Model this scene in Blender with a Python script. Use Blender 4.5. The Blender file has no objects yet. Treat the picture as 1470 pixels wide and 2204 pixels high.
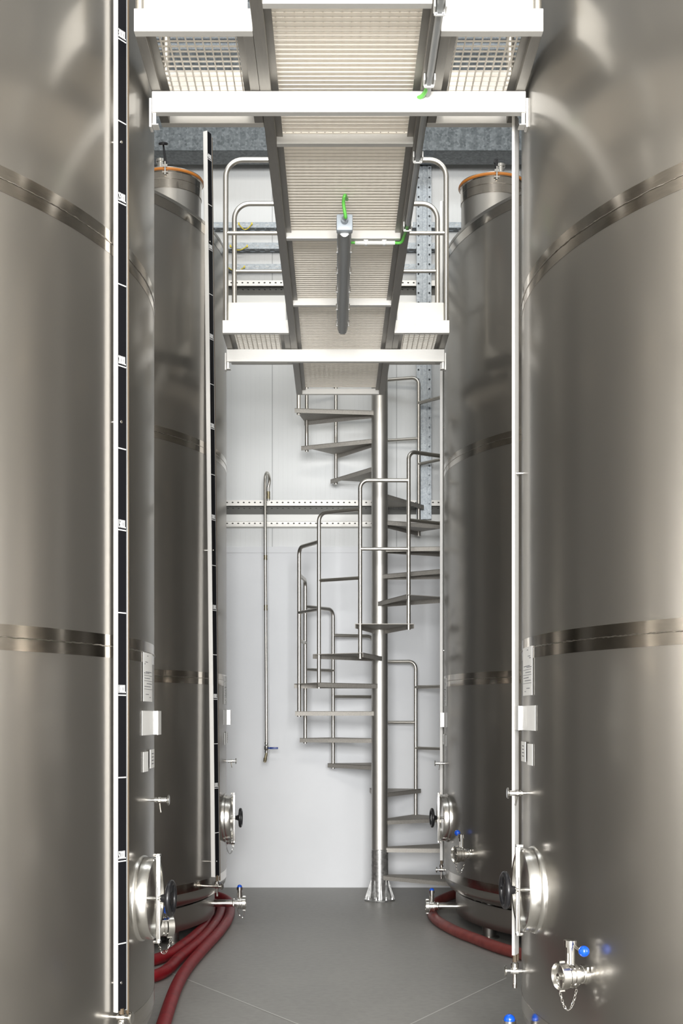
import bpy, math, random
from mathutils import Vector, Matrix
random.seed(7)
PI = math.pi
F, VX, VY, CH = 2700.0, 721.0, 1542.0, 1.5      # focal length (px), vanishing point, camera height
SC = bpy.context.scene
COL = SC.collection

def P(x, y, Y):
    """point of the place at depth Y seen at photo pixel x, y"""
    return Vector(((x - VX) * Y / F, Y, CH + (VY - y) * Y / F))
def FL(x, y, z=0.0):
    """point at height z (below the lens) seen at pixel x, y"""
    Y = (CH - z) * F / (y - VY)
    return Vector(((x - VX) * Y / F, Y, z))

# ------------------------------------------------------------------ materials
def nt(name):
    m = bpy.data.materials.new(name); m.use_nodes = True
    n = m.node_tree.nodes; l = m.node_tree.links
    return m, n, l, n['Principled BSDF']
def simple(name, col, rough=.5, metal=0.0, spec=.5, coat=0.0):
    m, n, l, b = nt(name)
    b.inputs['Base Color'].default_value = (*col, 1)
    b.inputs['Roughness'].default_value = rough
    b.inputs['Metallic'].default_value = metal
    b.inputs['Specular IOR Level'].default_value = spec
    b.inputs['Coat Weight'].default_value = coat
    return m
def steel(name, col, rough, stretch=(1, 1, 1), nscale=40, var=.06, rvar=.08, bump=0.0, aniso=0.0, big=0.0):
    """metal with a fine stretched grain that varies colour and roughness a little"""
    m, n, l, b = nt(name)
    tc = n.new('ShaderNodeTexCoord'); mp = n.new('ShaderNodeMapping'); ns = n.new('ShaderNodeTexNoise')
    mp.inputs['Scale'].default_value = stretch
    ns.inputs['Scale'].default_value = nscale; ns.inputs['Detail'].default_value = 4
    l.new(tc.outputs['Object'], mp.inputs['Vector']); l.new(mp.outputs['Vector'], ns.inputs['Vector'])
    mx = n.new('ShaderNodeMix'); mx.data_type = 'RGBA'
    mx.inputs['A'].default_value = (*[c * (1 - var) for c in col], 1)
    mx.inputs['B'].default_value = (*[min(1, c * (1 + var)) for c in col], 1)
    l.new(ns.outputs['Fac'], mx.inputs['Factor'])
    l.new(mx.outputs['Result'], b.inputs['Base Color'])
    mr = n.new('ShaderNodeMapRange')
    mr.inputs['To Min'].default_value = rough - rvar; mr.inputs['To Max'].default_value = rough + rvar
    src = ns.outputs['Fac']
    if big:
        nb = n.new('ShaderNodeTexNoise'); nb.inputs['Scale'].default_value = 1.1; nb.inputs['Detail'].default_value = 3
        l.new(tc.outputs['Object'], nb.inputs['Vector'])
        ad = n.new('ShaderNodeMath'); ad.operation = 'MULTIPLY_ADD'; ad.inputs[1].default_value = big
        l.new(nb.outputs['Fac'], ad.inputs[0]); l.new(ns.outputs['Fac'], ad.inputs[2])
        mr.inputs['From Max'].default_value = 1 + big
        src = ad.outputs[0]
    l.new(src, mr.inputs['Value']); l.new(mr.outputs['Result'], b.inputs['Roughness'])
    b.inputs['Metallic'].default_value = 1
    if aniso:
        b.inputs['Anisotropic'].default_value = aniso
        tg = n.new('ShaderNodeTangent'); tg.direction_type = 'RADIAL'; tg.axis = 'Z'
        l.new(tg.outputs['Tangent'], b.inputs['Tangent'])
    if bump:
        bp = n.new('ShaderNodeBump'); bp.inputs['Strength'].default_value = bump; bp.inputs['Distance'].default_value = .002
        l.new(ns.outputs['Fac'], bp.inputs['Height']); l.new(bp.outputs['Normal'], b.inputs['Normal'])
    return m

M = {}
M['tank'] = steel('tank_brushed_steel', (.45, .43, .40), .19, (50, 50, 6), 8, .02, .006, 0, .2, .0)
def add_haze(m, rough, weight, col):
    """rolled sheet: a sharp lobe under a broad haze"""
    n = m.node_tree.nodes; l = m.node_tree.links
    out = n['Material Output']; b = n['Principled BSDF']
    h = n.new('ShaderNodeBsdfPrincipled'); h.inputs['Metallic'].default_value = 1; h.inputs['Roughness'].default_value = rough
    h.inputs['Base Color'].default_value = (*col, 1)
    mx = n.new('ShaderNodeMixShader'); mx.inputs[0].default_value = weight
    l.new(b.outputs[0], mx.inputs[1]); l.new(h.outputs[0], mx.inputs[2]); l.new(mx.outputs[0], out.inputs['Surface'])
add_haze(M['tank'], .5, .55, (.365, .352, .328))
M['band'] = steel('seam_polished_steel', (.47, .435, .39), .13, (3, 3, 30), 8, .10, .05, 0, .3)
M['weld'] = steel('weld_bead', (.40, .37, .33), .32, (1, 1, 1), 90, .35, .1, .6)
def mill(name, col, rough, metal, stretch, nscale, var):
    m = steel(name, col, rough, stretch, nscale, var, .05); m.node_tree.nodes['Principled BSDF'].inputs['Metallic'].default_value = metal; return m
M['frame'] = mill('frame_stainless', (.78, .765, .73), .55, .4, (2, 25, 25), 10, .05)
M['shaded_frame'] = mill('shaded_frame_stainless', (.30, .285, .26), .48, .6, (8, 1, 8), 12, .14)  # darker copy of the frame steel: underside shade put into the colour
M['grate'] = mill('grating_stainless', (.84, .79, .715), .6, .25, (1, 1, 1), 40, .05)
M['tube'] = steel('rail_tube_steel', (.62, .595, .55), .36, (1, 1, 1), 5, .03, .015)
M['column'] = steel('column_steel', (.62, .605, .575), .47, (1, 1, 1), 12, .05, .03)
M['tread'] = steel('tread_checker_plate', (.42, .40, .37), .62, (1, 1, 1), 120, .32, .1, .9); M['tread'].node_tree.nodes['Principled BSDF'].inputs['Metallic'].default_value = .55
M['tread_flat'] = steel('tread_plate_underside', (.45, .44, .42), .42, (1, 1, 1), 30, .12, .05)
M['chrome'] = steel('polished_fitting', (.70, .685, .66), .16, (1, 1, 1), 20, .03, .02)
M['satin'] = steel('satin_fitting', (.66, .645, .61), .24, (1, 1, 1), 20, .06, .05)
M['black'] = simple('black_plastic', (.012, .012, .014), .28)
M['panel_black'] = simple('gauge_black_face', (.008, .008, .010), .35, 0, .15)
M['white_edge'] = simple('gauge_anodised_edge', (.86, .85, .83), .38, .25)
M['mark'] = simple('printed_white', (.86, .86, .86), .5)
M['paper'] = simple('white_paper', (.88, .88, .87), .45)
M['ink'] = simple('dark_ink', (.05, .05, .08), .6)
M['tan'] = simple('amber_tube', (.11, .08, .052), .2, 0, .6)
M['orange'] = simple('orange_gasket', (.48, .17, .028), .35)
M['blue'] = simple('blue_knob', (.004, .085, .60), .22, 0, .5, .3)
M['navy'] = simple('blue_lever_grip', (.01, .04, .22), .35)
M['green'] = simple('green_cable', (.16, .62, .10), .4)
M['yellow'] = simple('yellow_wire', (.72, .58, .03), .4)
M['white_plastic'] = simple('white_plastic', (.82, .82, .80), .4)
M['conduit'] = simple('grey_conduit', (.33, .34, .345), .4)
M['grey_plastic'] = simple('grey_plastic', (.46, .51, .56), .4)
M['brass'] = simple('dull_brass', (.42, .36, .24), .3, 1)

def mat_wall():
    m, n, l, b = nt('wall_panel')
    tc = n.new('ShaderNodeTexCoord'); sp = n.new('ShaderNodeSeparateXYZ'); l.new(tc.outputs['Object'], sp.inputs[0])
    # narrow vertical grooves of the sandwich panels, only above the plinth
    mu = n.new('ShaderNodeMath'); mu.operation = 'MULTIPLY'; mu.inputs[1].default_value = 1 / .0415
    fr = n.new('ShaderNodeMath'); fr.operation = 'FRACT'
    l.new(sp.outputs['X'], mu.inputs[0]); l.new(mu.outputs[0], fr.inputs[0])
    rp = n.new('ShaderNodeValToRGB'); e = rp.color_ramp.elements
    e[0].position = 0; e[0].color = (0, 0, 0, 1); e[1].position = .09; e[1].color = (1, 1, 1, 1)
    x = e.new(.91); x.color = (1, 1, 1, 1); x = e.new(1.0); x.color = (0, 0, 0, 1)
    l.new(fr.outputs[0], rp.inputs[0])
    bp = n.new('ShaderNodeBump'); bp.inputs['Strength'].default_value = .22; bp.inputs['Distance'].default_value = .002
    l.new(rp.outputs['Color'], bp.inputs['Height']); l.new(bp.outputs['Normal'], b.inputs['Normal'])
    ma = n.new('ShaderNodeMath'); ma.operation = 'MULTIPLY_ADD'; ma.inputs[1].default_value = 1 / 1.09; ma.inputs[2].default_value = .554 / 1.09
    f2 = n.new('ShaderNodeMath'); f2.operation = 'FRACT'; l.new(sp.outputs['X'], ma.inputs[0]); l.new(ma.outputs[0], f2.inputs[0])
    r2 = n.new('ShaderNodeValToRGB'); e = r2.color_ramp.elements; r2.color_ramp.interpolation = 'CONSTANT'
    e[0].position = 0; e[0].color = (.42, .43, .44, 1); e[1].position = .0042; e[1].color = (.69, .705, .71, 1)
    l.new(f2.outputs[0], r2.inputs[0]); l.new(r2.outputs['Color'], b.inputs['Base Color'])
    b.inputs['Base Color'].default_value = (.77, .785, .785, 1); b.inputs['Roughness'].default_value = .5
    return m
def mat_plinth():
    m, n, l, b = nt('wall_plaster')
    tc = n.new('ShaderNodeTexCoord'); ns = n.new('ShaderNodeTexNoise'); ns.inputs['Scale'].default_value = 2.2; ns.inputs['Detail'].default_value = 6
    l.new(tc.outputs['Object'], ns.inputs['Vector'])
    rp = n.new('ShaderNodeValToRGB'); e = rp.color_ramp.elements
    e[0].position = .3; e[0].color = (.68, .695, .72, 1); e[1].position = .7; e[1].color = (.72, .735, .76, 1)
    l.new(ns.outputs['Fac'], rp.inputs[0]); l.new(rp.outputs['Color'], b.inputs['Base Color'])
    b.inputs['Roughness'].default_value = .6
    return m
def mat_floor():
    m, n, l, b = nt('floor_concrete')
    tc = n.new('ShaderNodeTexCoord')
    n1 = n.new('ShaderNodeTexNoise'); n1.inputs['Scale'].default_value = 1.3; n1.inputs['Detail'].default_value = 7; n1.inputs['Roughness'].default_value = .65
    n2 = n.new('ShaderNodeTexNoise'); n2.inputs['Scale'].default_value = 26; n2.inputs['Detail'].default_value = 5
    mp = n.new('ShaderNodeMapping'); mp.inputs['Scale'].default_value = (1.6, 1, 1)
    l.new(tc.outputs['Object'], mp.inputs[0]); l.new(mp.outputs[0], n1.inputs['Vector']); l.new(tc.outputs['Object'], n2.inputs['Vector'])
    mx = n.new('ShaderNodeMix'); mx.inputs['Factor'].default_value = .4
    l.new(n1.outputs['Fac'], mx.inputs['A']); l.new(n2.outputs['Fac'], mx.inputs['B'])
    rp = n.new('ShaderNodeValToRGB'); e = rp.color_ramp.elements
    e[0].position = .3; e[0].color = (.25, .243, .228, 1); e[1].position = .72; e[1].color = (.34, .332, .315, 1)
    l.new(mx.outputs['Result'], rp.inputs[0]); l.new(rp.outputs['Color'], b.inputs['Base Color'])
    mr = n.new('ShaderNodeMapRange'); mr.inputs['To Min'].default_value = .38; mr.inputs['To Max'].default_value = .6
    l.new(n1.outputs['Fac'], mr.inputs['Value']); l.new(mr.outputs['Result'], b.inputs['Roughness'])
    return m
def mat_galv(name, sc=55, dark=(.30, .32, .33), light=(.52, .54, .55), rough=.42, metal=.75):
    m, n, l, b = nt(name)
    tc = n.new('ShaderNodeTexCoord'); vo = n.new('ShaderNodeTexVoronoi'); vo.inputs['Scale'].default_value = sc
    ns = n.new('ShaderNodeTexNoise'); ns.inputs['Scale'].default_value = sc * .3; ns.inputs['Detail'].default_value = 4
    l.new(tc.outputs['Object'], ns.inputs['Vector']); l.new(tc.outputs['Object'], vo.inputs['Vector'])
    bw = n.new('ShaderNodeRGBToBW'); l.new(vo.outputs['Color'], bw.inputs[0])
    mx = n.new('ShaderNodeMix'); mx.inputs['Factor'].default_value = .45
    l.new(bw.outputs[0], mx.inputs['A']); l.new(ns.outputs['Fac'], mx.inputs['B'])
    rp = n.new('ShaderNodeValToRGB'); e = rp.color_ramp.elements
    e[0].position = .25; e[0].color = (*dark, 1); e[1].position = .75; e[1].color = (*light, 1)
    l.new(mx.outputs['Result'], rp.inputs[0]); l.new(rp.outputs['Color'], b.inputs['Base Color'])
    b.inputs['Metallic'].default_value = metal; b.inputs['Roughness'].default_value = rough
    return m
def mat_hose(name, c1, c2):
    m, n, l, b = nt(name)
    tc = n.new('ShaderNodeTexCoord'); ns = n.new('ShaderNodeTexNoise'); ns.inputs['Scale'].default_value = 14; ns.inputs['Detail'].default_value = 6
    l.new(tc.outputs['Object'], ns.inputs['Vector'])
    rp = n.new('ShaderNodeValToRGB'); e = rp.color_ramp.elements
    e[0].position = .3; e[0].color = (*c1, 1); e[1].position = .7; e[1].color = (*c2, 1)
    l.new(ns.outputs['Fac'], rp.inputs[0]); l.new(rp.outputs['Color'], b.inputs['Base Color'])
    b.inputs['Roughness'].default_value = .5
    return m
M['wall'] = mat_wall(); M['plinth'] = mat_plinth(); M['floor'] = mat_floor()
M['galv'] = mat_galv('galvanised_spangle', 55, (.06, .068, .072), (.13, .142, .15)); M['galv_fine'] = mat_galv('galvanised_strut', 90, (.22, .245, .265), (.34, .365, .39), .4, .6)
M['web_shade'] = simple('shaded_rail_web', (.10, .10, .09), .5)  # dark tone stands in for the shade under the top flange
M['galv_base'] = mat_galv('hot_dip_galvanised', 60, (.30, .30, .30), (.62, .62, .61), .33, .85)
M['hose_red'] = mat_hose('red_rubber', (.20, .006, .012), (.31, .013, .020))
M['hose_old'] = mat_hose('faded_red_rubber', (.17, .030, .028), (.27, .058, .048))
M['plain_wall'] = simple('hall_wall', (.26, .255, .245), .7)
M['roof'] = simple('roof_sheet', (.45, .45, .44), .5)
M['joint'] = simple('joint_filler', (.55, .55, .52), .6)

# ------------------------------------------------------------------ mesh builder
class MB:
    def __init__(s): s.v = []; s.f = []
    def add(s, vs, fs):
        o = len(s.v); s.v += [Vector(v) for v in vs]; s.f += [tuple(i + o for i in f) for f in fs]
    def box(s, lo, hi, mat=None):
        x0, y0, z0 = lo; x1, y1, z1 = hi
        vs = [(x0, y0, z0), (x1, y0, z0), (x1, y1, z0), (x0, y1, z0), (x0, y0, z1), (x1, y0, z1), (x1, y1, z1), (x0, y1, z1)]
        if mat is not None: vs = [mat @ Vector(v) for v in vs]
        s.add(vs, [(0, 3, 2, 1), (4, 5, 6, 7), (0, 1, 5, 4), (1, 2, 6, 5), (2, 3, 7, 6), (3, 0, 4, 7)])
    def tube(s, pts, r, n=12, cap=True, closed=False):
        pts = [Vector(p) for p in pts]; N = len(pts); rr = r if isinstance(r, (list, tuple)) else [r] * N
        t0 = (pts[1] - pts[0]).normalized()
        a = Vector((0, 0, 1)) if abs(t0.z) < .9 else Vector((1, 0, 0))
        u = (a - t0 * a.dot(t0)).normalized(); o = len(s.v)
        for i, p in enumerate(pts):
            if closed: t = (pts[(i + 1) % N] - pts[i - 1]).normalized()
            elif i == 0: t = t0
            elif i == N - 1: t = (pts[-1] - pts[-2]).normalized()
            else: t = ((pts[i + 1] - p).normalized() + (p - pts[i - 1]).normalized()).normalized()
            u = (u - t * u.dot(t)).normalized(); w = t.cross(u)
            for k in range(n):
                q = 2 * PI * k / n; s.v.append(p + (u * math.cos(q) + w * math.sin(q)) * rr[i])
        for i in range(N if closed else N - 1):
            j = (i + 1) % N
            for k in range(n):
                k2 = (k + 1) % n; s.f.append((o + i * n + k, o + i * n + k2, o + j * n + k2, o + j * n + k))
        if cap and not closed:
            s.f.append(tuple(o + k for k in range(n - 1, -1, -1))); s.f.append(tuple(o + (N - 1) * n + k for k in range(n)))
    def lathe(s, prof, n=32, mat=None, close=True):
        """profile of (radius, height) turned about local z; mat places it"""
        o = len(s.v); idx = []
        for r, z in prof:
            if r < 1e-6:
                s.v.append(Vector((0, 0, z))); idx.append([len(s.v) - 1] * n)
            else:
                b = len(s.v)
                for k in range(n): s.v.append(Vector((r * math.cos(2 * PI * k / n), r * math.sin(2 * PI * k / n), z)))
                idx.append([b + k for k in range(n)])
        for a, b in zip(idx[:-1], idx[1:]):
            for k in range(n):
                k2 = (k + 1) % n; f = [a[k], a[k2], b[k2], b[k]]
                g = []
                for i in f:
                    if i not in g: g.append(i)
                if len(g) > 2: s.f.append(tuple(g))
        if close:
            for row, rev in ((idx[0], True), (idx[-1], False)):
                if row[0] != row[1]: s.f.append(tuple(row[::-1] if rev else row))
        if mat is not None:
            for i in range(o, len(s.v)): s.v[i] = mat @ s.v[i]
    def cyl(s, p0, p1, r, n=16, r1=None): s.tube([p0, p1], [r, r if r1 is None else r1], n)
    def prism(s, poly, z0, z1, mat=None):
        n = len(poly); vs = [(x, y, z0) for x, y in poly] + [(x, y, z1) for x, y in poly]
        if mat is not None: vs = [mat @ Vector(v) for v in vs]
        s.add(vs, [tuple(range(n - 1, -1, -1)), tuple(range(n, 2 * n))] + [(i, (i + 1) % n, n + (i + 1) % n, n + i) for i in range(n)])
    def sphere(s, c, r, n=16, m=10):
        s.lathe([(r * math.sin(PI * i / m), -r * math.cos(PI * i / m)) for i in range(m + 1)], n, Matrix.Translation(c), False)
    def perforated(s, o, u, v, n, pitch, w, a, b):
        """strip of n tiles from o along u, width w along v, each with a real hole a by b"""
        o, u, v = Vector(o), Vector(u), Vector(v)
        for i in range(n):
            c = o + u * (pitch * (i + .5)) + v * (w / 2)
            dirs = [(1, 0), (1, 1), (0, 1), (-1, 1), (-1, 0), (-1, -1), (0, -1), (1, -1)]
            out = [c + u * dx * pitch / 2 + v * dy * w / 2 for dx, dy in dirs]
            inn = [c + u * (math.cos(k * PI / 4)) * a / 2 + v * (math.sin(k * PI / 4)) * b / 2 for k in range(8)]
            s.add(out + inn, [(k, (k + 1) % 8, 8 + (k + 1) % 8, 8 + k) for k in range(8)])
    def build(s, name, mat, parent=None, smooth=35, bevel=0, label=None):
        me = bpy.data.meshes.new(name); me.from_pydata([tuple(v) for v in s.v], [], s.f); me.validate(); me.update()
        import bmesh
        bm = bmesh.new(); bm.from_mesh(me); bmesh.ops.recalc_face_normals(bm, faces=bm.faces)
        if bevel:
            ed = [e for e in bm.edges if len(e.link_faces) == 2 and e.calc_face_angle(0) > .6]
            bmesh.ops.bevel(bm, geom=ed, offset=bevel, segments=2, affect='EDGES', profile=.5)
        bm.to_mesh(me); bm.free()
        if smooth:
            me.shade_smooth(); me.set_sharp_from_angle(angle=math.radians(smooth))
        o = bpy.data.objects.new(name, me); COL.objects.link(o); me.materials.append(mat)
        if parent is not None: o.parent = parent
        if label: o['label'] = label
        return o
def put(o, mat): o.matrix_basis = mat; return o
def thing(name, label, cat, loc=(0, 0, 0), group=None):
    o = bpy.data.objects.new(name, None); COL.objects.link(o); o.empty_display_size = .1
    o.location = loc; o['label'] = label; o['category'] = cat
    if group: o['group'] = group
    return o
def sub(name, parent, mat=None, label=None):
    """an empty that groups the sub-parts of a part"""
    o = bpy.data.objects.new(name, None); COL.objects.link(o); o.empty_display_size = .05; o.parent = parent
    if mat is not None: o.matrix_basis = mat
    if label: o['label'] = label
    return o
def tag(o, label, cat, group=None):
    o['label'] = label; o['category'] = cat
    if group: o['group'] = group
    return o
def struct(o): o['kind'] = 'structure'; return o
def arc_corner(a, b, c, r, n=8):
    """polyline a-b-c with the corner at b rounded by radius r"""
    a, b, c = Vector(a), Vector(b), Vector(c)
    u = (a - b).normalized(); w = (c - b).normalized(); ang = u.angle(w); d = r / math.tan(ang / 2)
    p, q = b + u * d, b + w * d; ctr = b + (u + w).normalized() * (r / math.sin(ang / 2))
    out = []
    for i in range(n + 1):
        t = i / n; v = ((p - ctr) * math.sin((1 - t) * (PI - ang)) + (q - ctr) * math.sin(t * (PI - ang))) / math.sin(PI - ang)
        out.append(ctr + v)
    return [a] + out + [c]
def spline(pts, n=14):
    pts = [Vector(p) for p in pts]; q = [pts[0] * 2 - pts[1]] + pts + [pts[-1] * 2 - pts[-2]]; out = []
    for i in range(1, len(q) - 2):
        a, b, c, d = q[i - 1:i + 3]
        for k in range(n):
            t = k / n
            out.append(.5 * ((2 * b) + (c - a) * t + (2 * a - 5 * b + 4 * c - d) * t * t + (3 * b - a - 3 * c + d) * t ** 3))
    return out + [pts[-1]]
def text_mesh(name, body, w, h, mat, parent, mtx):
    cu = bpy.data.curves.new(name, 'FONT'); cu.body = body; cu.size = 1; cu.align_x = 'CENTER'; cu.align_y = 'CENTER'; cu.offset = .012; cu.extrude = .004
    t = bpy.data.objects.new('t', cu); COL.objects.link(t); bpy.context.view_layer.update()
    me = bpy.data.meshes.new_from_object(t.evaluated_get(bpy.context.evaluated_depsgraph_get()))
    bpy.data.objects.remove(t); bpy.data.curves.remove(cu)
    xs = [v.co.x for v in me.vertices]; ys = [v.co.y for v in me.vertices]
    cx, cy = (min(xs) + max(xs)) / 2, (min(ys) + max(ys)) / 2
    sx, sy = w / (max(xs) - min(xs)), h / (max(ys) - min(ys))
    for v in me.vertices: v.co = ((v.co.x - cx) * sx, (v.co.y - cy) * sy, v.co.z * .08)
    me.name = name; me.materials.append(mat)
    o = bpy.data.objects.new(name, me); COL.objects.link(o); o.parent = parent; o.matrix_basis = mtx
    return o

# ------------------------------------------------------------------ the setting
WY = 11.0
def wall_mesh(lo, hi):
    b = MB(); b.box(lo, hi); return b
HX, YF, ZC = 4.6, -6.5, 8.4
struct(wall_mesh((-HX, YF, -.2), (HX, WY + .3, 0)).build('floor', M['floor'], smooth=0))
Z1 = CH + (VY - 1190) * WY / F
Z2 = CH + (VY - 1177) * WY / F
struct(wall_mesh((-HX, WY, Z2), (HX, WY + .2, ZC)).build('wall_back', M['wall'], smooth=0))
struct(wall_mesh((-HX, WY, 0), (HX, WY + .2, Z2)).build('wall_back_lower', M['plinth'], smooth=0))
struct(wall_mesh((-HX, WY - .008, Z1), (HX, WY, Z2)).build('trim_1', M['plinth'], smooth=0, bevel=.002))
struct(wall_mesh((-HX - .2, YF, 0), (-HX, WY + .2, ZC)).build('wall_left', M['plain_wall'], smooth=0))
struct(wall_mesh((HX, YF, 0), (HX + .2, WY + .2, ZC)).build('wall_right', M['plain_wall'], smooth=0))
# front wall behind the camera: a goods door below, an open band above for the added fill light
b = MB()
b.box((-HX, YF - .2, 0), (-2.05, YF, 6.6)); b.box((2.05, YF - .2, 0), (HX, YF, 6.6))
b.box((-HX, YF - .2, 4.75), (HX, YF, 6.6)); b.box((-HX, YF - .2, 8.2), (HX, YF, ZC)); 
struct(b.build('wall_front', M['plain_wall'], smooth=0))
b = MB()
n = int((WY - YF) / .25)
for i in range(n):
    y = YF + i * .25
    for (a, c, z0, z1) in ((0, .10, 0, 0), (.10, .13, 0, .045), (.13, .22, .045, .045), (.22, .25, .045, 0)):
        b.add([(-HX, y + a, ZC - z0), (HX, y + a, ZC - z0), (HX, y + c, ZC - z1), (-HX, y + c, ZC - z1)], [(0, 1, 2, 3)])
b.box((-HX, YF, ZC + .01), (HX, WY + .2, ZC + .1))
struct(b.build('ceiling', M['roof'], smooth=0))
# ribbed deck sheet above the galvanised beam
b = MB(); z = 7.12
while z < ZC - .06:
    for (a, c, d0, d1) in ((0, .07, 0, 0), (.07, .09, 0, .04), (.09, .16, .04, .04), (.16, .18, .04, 0)):
        b.add([(-HX, WY - .06 - d0, z + a), (HX, WY - .06 - d0, z + a), (HX, WY - .06 - d1, z + c), (-HX, WY - .06 - d1, z + c)], [(0, 1, 2, 3)])
    z += .18
struct(b.build('trim_4', M['galv_fine'], smooth=0))
def strip(p, q, w, z=.0015):
    p, q = Vector(p), Vector(q); d = (q - p).normalized(); nrm = Vector((-d.y, d.x, 0)) * w / 2
    b = MB(); b.add([p + nrm, q + nrm, q - nrm, p - nrm], [(0, 1, 2, 3)])
    for v in b.v: v.z = z
    b.add([(v.x, v.y, -.001) for v in b.v[:4]], [(0, 1, 2, 3)])
    return b
A1, A2 = FL(360, 2091), FL(640, 2204); B1, B2 = FL(1090, 2105), FL(885, 2204)
struct(strip(A1, A2 + (A2 - A1) * .6, .008).build('trim_2', M['joint'], smooth=0))
struct(strip(B1, B2 + (B2 - B1) * .6, .008).build('trim_3', M['joint'], smooth=0))

# galvanised beam under the roof
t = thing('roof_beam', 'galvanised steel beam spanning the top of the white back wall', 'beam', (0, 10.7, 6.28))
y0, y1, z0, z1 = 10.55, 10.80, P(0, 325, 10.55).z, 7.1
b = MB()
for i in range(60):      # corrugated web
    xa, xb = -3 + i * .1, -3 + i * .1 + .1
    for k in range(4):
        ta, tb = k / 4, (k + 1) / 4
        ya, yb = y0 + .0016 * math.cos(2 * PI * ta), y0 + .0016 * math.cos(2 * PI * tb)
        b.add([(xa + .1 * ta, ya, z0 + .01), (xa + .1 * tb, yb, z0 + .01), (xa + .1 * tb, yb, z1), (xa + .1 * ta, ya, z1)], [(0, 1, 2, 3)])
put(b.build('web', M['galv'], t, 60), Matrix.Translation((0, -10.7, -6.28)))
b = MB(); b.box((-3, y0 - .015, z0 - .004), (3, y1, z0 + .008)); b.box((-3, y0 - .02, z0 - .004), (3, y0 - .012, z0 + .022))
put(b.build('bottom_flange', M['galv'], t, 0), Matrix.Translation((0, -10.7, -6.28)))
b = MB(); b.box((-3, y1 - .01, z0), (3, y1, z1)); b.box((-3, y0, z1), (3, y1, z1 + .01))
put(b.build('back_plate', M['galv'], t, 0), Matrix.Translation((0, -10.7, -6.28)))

# cable trays
trays = [(478, 503, 'upper cable tray, nearest the galvanised roof beam'), (522, 550, 'middle one of the three cable trays behind the catwalk'),
         (568, 592, 'lowest of the three cable trays, just above the perforated wall rail')]
for i, (ya, yb, txt) in enumerate(trays):
    Yn, X0, X1 = WY - .108, -1.5, 1.62
    zt = P(0, ya, Yn).z; zb = P(0, (ya * .52 + yb * .48), Yn).z; L = X1 - X0; n = int(L / .085)
    t = thing('cable_tray', 'galvanised perforated ' + txt, 'cable tray', (0, Yn, zb), 'cable trays on the back wall')
    off = Matrix.Translation((0, -Yn, -zb))
    b = MB(); b.perforated((X0, Yn, zb), (1, 0, 0), (0, 0, 1), n, L / n, zt - zb, .035, .012)
    put(b.build('front_side', M['galv_fine'], t, 0), off)
    b = MB(); b.perforated((X0, WY - .02, zb), (1, 0, 0), (0, 0, 1), n, L / n, zt - zb, .03, .01)
    put(b.build('back_side', M['galv_fine'], t, 0), off)
    b = MB()
    b.perforated((X0, Yn, zb), (1, 0, 0), (0, 1, 0), n, L / n, .044, .05, .02)
    b.perforated((X0 + L / n / 2, Yn + .044, zb), (1, 0, 0), (0, 1, 0), n - 1, L / n, .044, .05, .02)
    b.box((X0, WY - .02, zb - .001), (X1, WY - .018, zb + .001))
    put(b.build('tray_floor', M['galv'], t, 0), off)  # darker metal than the sides: shade of the underside put into the colour
    for (xa, xb, yy, sag) in (((514, 542, 482, 14), (496, 532, 530, 10), (490, 526, 575, 10))[i],):
        b = MB(); pa, pb = P(xa, yy, Yn - .01), P(xb, yy, Yn - .01)
        b.tube([pa.lerp(pb, q / 12) + Vector((0, -.02 * math.sin(PI * q / 12), -math.sin(PI * q / 12) * sag * Yn / F)) for q in range(13)], .004, 6)
        b.box(pa - Vector((.006, .004, .008)), pa + Vector((.006, .004, .012))); b.box(pb - Vector((.006, .004, .008)), pb + Vector((.006, .004, .012)))
        put(b.build('bonding_wire', M['yellow'], t), off)

def wall_rail(ya, label, X0, X1):
    """perforated C-rails one above the other with a gutter between, fixed to the wall"""
    Yn = WY - .105
    zt = P(0, ya, Yn).z
    t = thing('wall_rail', label, 'rail', (0, Yn, zt)); off = Matrix.Translation((0, -Yn, -zt))
    L = X1 - X0; n = int(L / .048); s = Yn / F
    b = MB()
    b.perforated((X0, Yn, zt - 9 * s), (1, 0, 0), (0, 0, 1), n, L / n, 9 * s, .018, .012)
    b.box((X0, Yn, zt), (X1, WY, zt + .002)); b.box((X0, Yn - .012, zt - 12 * s), (X1, Yn, zt - 9.4 * s))
    put(b.build('upper_flange', M['frame'], t, 0), off)
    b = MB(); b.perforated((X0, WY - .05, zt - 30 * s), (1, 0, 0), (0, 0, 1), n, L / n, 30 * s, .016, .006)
    put(b.build('web', M['web_shade'], t, 0), off)
    b = MB(); b.box((X0, Yn + .03, zt - 44 * s), (X1, WY, zt - 29 * s))
    put(b.build('cover_strip', M['white_plastic'], t, 0, .002), off)
    b = MB(); b.perforated((X0, Yn, zt - 53 * s), (1, 0, 0), (0, 0, 1), n, L / n, 7 * s, .018, .012)
    b.box((X0, Yn, zt - 46 * s), (X1, WY, zt - 45.5 * s)); b.box((X0, Yn + .005, zt - 56 * s), (X1, WY, zt - 53.2 * s))
    put(b.build('lower_flange', M['frame'], t, 0), off)
wall_rail(1077, 'long perforated steel rail across the white wall at half height, crossing behind the stair column', -1.3, 1.6)
wall_rail(604, 'long perforated steel wall rail just below the three cable trays', -1.5, 1.62)

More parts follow.
